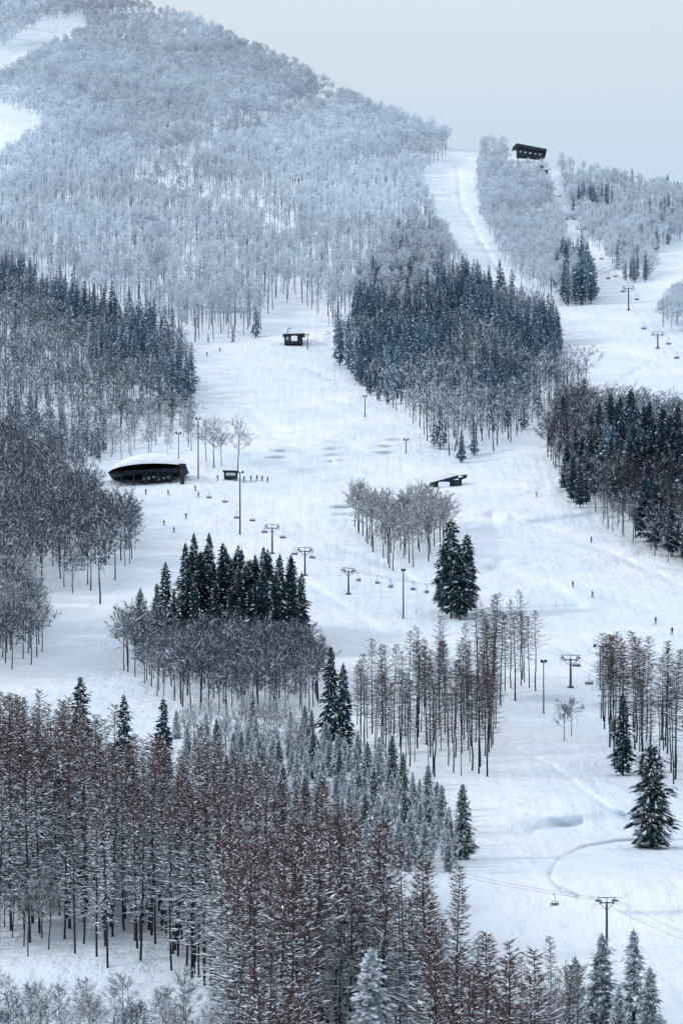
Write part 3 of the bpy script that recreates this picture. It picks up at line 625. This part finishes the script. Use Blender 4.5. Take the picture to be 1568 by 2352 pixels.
MB().box((-.4,0,1.9),(7.6,6,4.0)).build('wall',M_dark,r); MB().prism([(-4.8,4.0),(-4.2,5.2),(-2,6.4),(1.5,6.5),(3.6,5.6),(4.4,4.3)],-3.8,3.8).build('roof_snow',M_cap,r,.2); MB().box((-.2,0,3.9),(9.4,7.4,.3)).build('roof',M_roof,r)
MB().box((-3.0,-3.05,2.3),(1.2,.08,1.3)).build('window',M_glass,r); MB().box((2.6,-3.05,1.4),(.9,.08,2.1)).build('door',M_wood,r)
MB().box((.0,-3.4,2.2),(2.6,1.0,2.2)).build('snow_mass',M_cap,r,.3); MB().bar((-3.6,-3.9,1),(-2.6,-3.9,6.4),.12).bar((-2.6,-3.9,6.3),(-.8,-3.9,6.6),.10).build('mast',M_steel,r)
tag(r,'small dark lift hut under a snow load at the top of the main run','hut')
r=empty('snow_shed',P(1030,1116))
MB().box((-.5,0,.7),(8.2,4.5,1.8)).build('wall',M_dark,r); MB().prism([(-6,.4),(-2,1.6),(2.8,2.9),(3,2.6),(-1.8,1.2),(-5.8,.1)],-3,3).build('roof',M_roof,r); MB().prism([(-5.6,.62),(-3.4,2.3),(-.6,3.5),(1.8,3.6),(2.9,3.0),(2.4,2.86),(-2,1.65)],-3.1,2.9).build('roof_snow',M_cap,r)
MB().box((4.2,-1,2.3),(2.6,1.2,.7),ry=-.35).box((3.6,-1,.8),(.7,.9,2.4)).build('bullwheel_arm',M_dark,r); MB().bar((4.6,-1,3.0),(4.6,-1,3.2),1.1,1.1,16).build('bullwheel',M_steel,r); MB().box((-1.6,-2.28,.8),(2.2,.06,.7)).build('window',M_glass,r)
MB().box((-1.5,-3.2,.0),(3.4,1.4,1.6)).build('snow_drift',M_cap,r,.3)
tag(r,'low dark shed half buried in snow above the copse','shed')
r=empty('summit_building',P(1214,372))
MB().prism([(-10.5,8.2),(-8,10.6),(11,7.0),(10.4,3.6),(9.6,3.4),(9.6,5.6),(-8.6,8.8)],-6,6).build('roof',M_roof,r)
MB().prism([(-7.5,3.6),(-7.5,8.4),(9.2,5.3),(9.2,2.4)],-4.8,4.8).build('wall',M_dark,r); MB().prism([(-7.9,10.75),(-7.6,11.0),(10.8,7.4),(10.9,7.1)],-5.8,5.8).build('roof_snow',M_cap,r)
for k in range(5): MB().box((-5.6+k*3.1,-4.86,5.6-k*.45),(1.4,.08,.8)).build('window',M_glass,r)
for sx in (-7,-2,3,8): MB().box((sx,-5.4,1.0),(.45,.45,7.)).build('post',M_dark,r)
tag(r,'long dark summit building with a sloping roof on the right ridge','building')
r=empty('loading_platform',P(1247,398)); MB().box((0,0,1.6),(6,4,1.2)).box((-1,0,3.4),(3,3,2.6)).build('deck',M_dark,r)
for sx in (-2.5,2.5): MB().box((sx,-1.8,0),(.5,.5,3)).build('leg',M_dark,r)
MB().bar((2,-1,2),(2,-1,6),.2).build('post',M_steel,r); MB().box((-1,0,4.8),(3.6,3.6,.2)).build('roof',M_cap,r)
tag(r,'dark loading platform just below the summit building','platform')
# ------------------------------------------------------------ people
def body_mesh(jacket,trousers,crouch):
    me=bpy.data.meshes.new('skin'); k=crouch
    J=[(0,0,.92-.12*k,.15),(0,.02-.02*k,1.15-.14*k,.165),(0,-.08*k,1.40-.16*k,.17),(0,-.12*k,1.52-.17*k,.065),(0,-.15*k,1.66-.18*k,.11)]
    E=[(0,1),(1,2),(2,3),(3,4)]
    for s in (-1,1):
        n=len(J)
        J+= [(s*.11,0,.86-.12*k,.105),(s*.13,-.08-.14*k,.50-.03*k,.075),(s*.14,.02,.12,.055),(s*.14,-.16,.06,.05)]
        E+= [(0,n),(n,n+1),(n+1,n+2),(n+2,n+3)]
        n=len(J)
        J+= [(s*.21,-.06*k,1.40-.16*k,.075),(s*.29,.02-.1*k,1.13-.15*k,.055),(s*.27,-.24-.1*k,1.06-.14*k,.042),(s*.26,-.33-.1*k,1.06-.14*k,.045)]
        E+= [(2,n),(n,n+1),(n+1,n+2),(n+2,n+3)]
    me.from_pydata([j[:3] for j in J],E,[]); o=bpy.data.objects.new('skin',me); C.objects.link(o)
    o.modifiers.new('s','SKIN'); 
    for i,j in enumerate(J): me.skin_vertices[0].data[i].radius=(j[3],j[3])
    me.skin_vertices[0].data[0].use_root=True
    o.modifiers.new('d','SUBSURF').levels=2
    dg=bpy.context.evaluated_depsgraph_get(); dg.update(); m=bpy.data.meshes.new_from_object(o.evaluated_get(dg)); bpy.data.objects.remove(o)
    m.name='body'; a=m.attributes.new('tint','FLOAT_COLOR','POINT'); zc=.93-.12*k; zh=1.53-.17*k
    for i,v in enumerate(m.vertices):
        c=(.03,.03,.035) if v.co.z<.16 else trousers if v.co.z<zc and not(abs(v.co.x)>.22) else jacket if v.co.z<zh else (.5,.33,.26)
        a.data[i].color=(*c,1)
    m.materials.clear(); m.materials.append(M_person)
    for p_ in m.polygons:p_.use_smooth=True
    return m
COL={'navy':(.02,.03,.07),'black':(.02,.02,.025),'grey':(.12,.13,.15),'red':(.3,.03,.03),'teal':(.03,.14,.17)}
bm_={(c,k):body_mesh(v,(.03,.032,.04),k) for c,v in COL.items() for k in (.2,1.0)}
def person(u,v,col,k,lab,rz=None,skis=True):
    r=empty('person',P(u,v),random.uniform(-1,1) if rz is None else rz)
    link('body',bm_[(col,k)],r)
    b=MB(); q=bmesh.ops.create_uvsphere(b.bm,u_segments=12,v_segments=8,radius=.145); bmesh.ops.translate(b.bm,vec=(0,-.13*k,1.70-.18*k),verts=q['verts']); b.build('helmet',M_dark,r)
    if skis:
        for s in (-1,1):
            MB().box((s*.14,-.05,.02),(.09,1.5,.025)).box((s*.14,-.88,.06),(.085,.2,.02),rx=-.4).build('ski',M_ski,r)
            MB().bar((s*.26,-.34-.1*k,1.1-.14*k),(s*.34,-.1+.3*k,.05),.012).build('ski_pole',M_ski,r)
    tag(r,lab,'person')
for a in [(335,1136,'black',.2,'skier in black standing below the left end of the lift station'),(386,1137,'navy',.2,'skier in navy below the middle of the lift station'),(456,1142,'black',1.,'dark clad skier just right of the station pylon'),(448,1128,'grey',.2,'skier in grey behind the one right of the station pylon'),(376,1207,'navy',1.,'left skier of the three on the slope under the lift station'),(427,1192,'black',.2,'upper skier of the three on the slope under the lift station'),(400,1223,'teal',1.,'lowest skier of the three on the slope under the lift station'),
 (560,1106,'black',.2,'first person from the left in the row right of the control booth'),(576,1105,'navy',.2,'second person in the row right of the control booth'),(590,1104,'red',.2,'person in a reddish jacket in the row right of the control booth'),(602,1105,'black',.2,'fourth person in the row right of the control booth'),(615,1107,'navy',1.,'last person on the right of the row beside the control booth'),(500,1104,'grey',.2,'person in grey left of the control booth'),
 (475,818,'black',.2,'lone skier at the upper left of the main run'),(505,808,'navy',.2,'skier near the top of the main run below the small snowy conifer'),(1232,1142,'grey',.2,'skier left of the right-hand wood'),(1357,1246,'navy',1.,'skier on the wide run below the right-hand wood'),(1315,1349,'teal',1.,'left skier of the pair on the wide right run'),(1361,1372,'grey',1.,'right skier of the pair on the wide right run'),(1505,1434,'teal',.2,'skier in teal near the right edge of the wide run'),(1543,1458,'black',.2,'skier in black at the right edge of the wide run')]:
    person(*a)
# ------------------------------------------------------------ camera, light
cam=bpy.data.cameras.new('camera'); co=bpy.data.objects.new('camera',cam); C.objects.link(co); bpy.context.scene.camera=co
co.location=(0,0,0); co.rotation_euler=(PI/2,0,0); cam.sensor_fit='HORIZONTAL'; cam.sensor_width=36; cam.lens=36*F/1568; cam.shift_y=(HY-1176)/1568; cam.clip_start=1; cam.clip_end=12000
w=bpy.data.worlds.new('World'); bpy.context.scene.world=w; w.use_nodes=True; nt=w.node_tree; nt.nodes.clear()
EL=math.radians(28); AZ=math.radians(252)
out=nt.nodes.new('ShaderNodeOutputWorld'); mx=nt.nodes.new('ShaderNodeMixShader'); mx.inputs[0].default_value=.97
b1=nt.nodes.new('ShaderNodeBackground'); b1.inputs[1].default_value=.10; st=nt.nodes.new('ShaderNodeTexSky'); st.sky_type='NISHITA'; st.sun_disc=False; st.sun_elevation=EL; st.sun_rotation=AZ
nt.links.new(st.outputs[0],b1.inputs[0])
b2=nt.nodes.new('ShaderNodeBackground'); tc=nt.nodes.new('ShaderNodeTexCoord'); sx=nt.nodes.new('ShaderNodeSeparateXYZ'); cr=nt.nodes.new('ShaderNodeValToRGB')
nt.links.new(tc.outputs['Generated'],sx.inputs[0]); nt.links.new(sx.outputs['Z'],cr.inputs['Fac']); nt.links.new(cr.outputs['Color'],b2.inputs[0])
e=cr.color_ramp.elements; e[0].position=.195; e[0].color=(.56,.71,.87,1); e[1].position=.262; e[1].color=(.71,.80,.875,1)
x=e.new(.9); x.color=(.83,.95,1.08,1)
nt.links.new(b1.outputs[0],mx.inputs[1]); nt.links.new(b2.outputs[0],mx.inputs[2]); nt.links.new(mx.outputs[0],out.inputs[0])
sl=bpy.data.lights.new('sun','SUN'); sl.energy=1.5; sl.angle=math.radians(10); sl.color=(1,.985,.965); so=bpy.data.objects.new('sun',sl); C.objects.link(so)
d=Vector((math.sin(AZ)*math.cos(EL),math.cos(AZ)*math.cos(EL),math.sin(EL))); so.rotation_euler=d.to_track_quat('Z','Y').to_euler()
sc=bpy.context.scene; sc.view_settings.view_transform='Standard'; sc.view_settings.look='None'; sc.view_settings.exposure=0
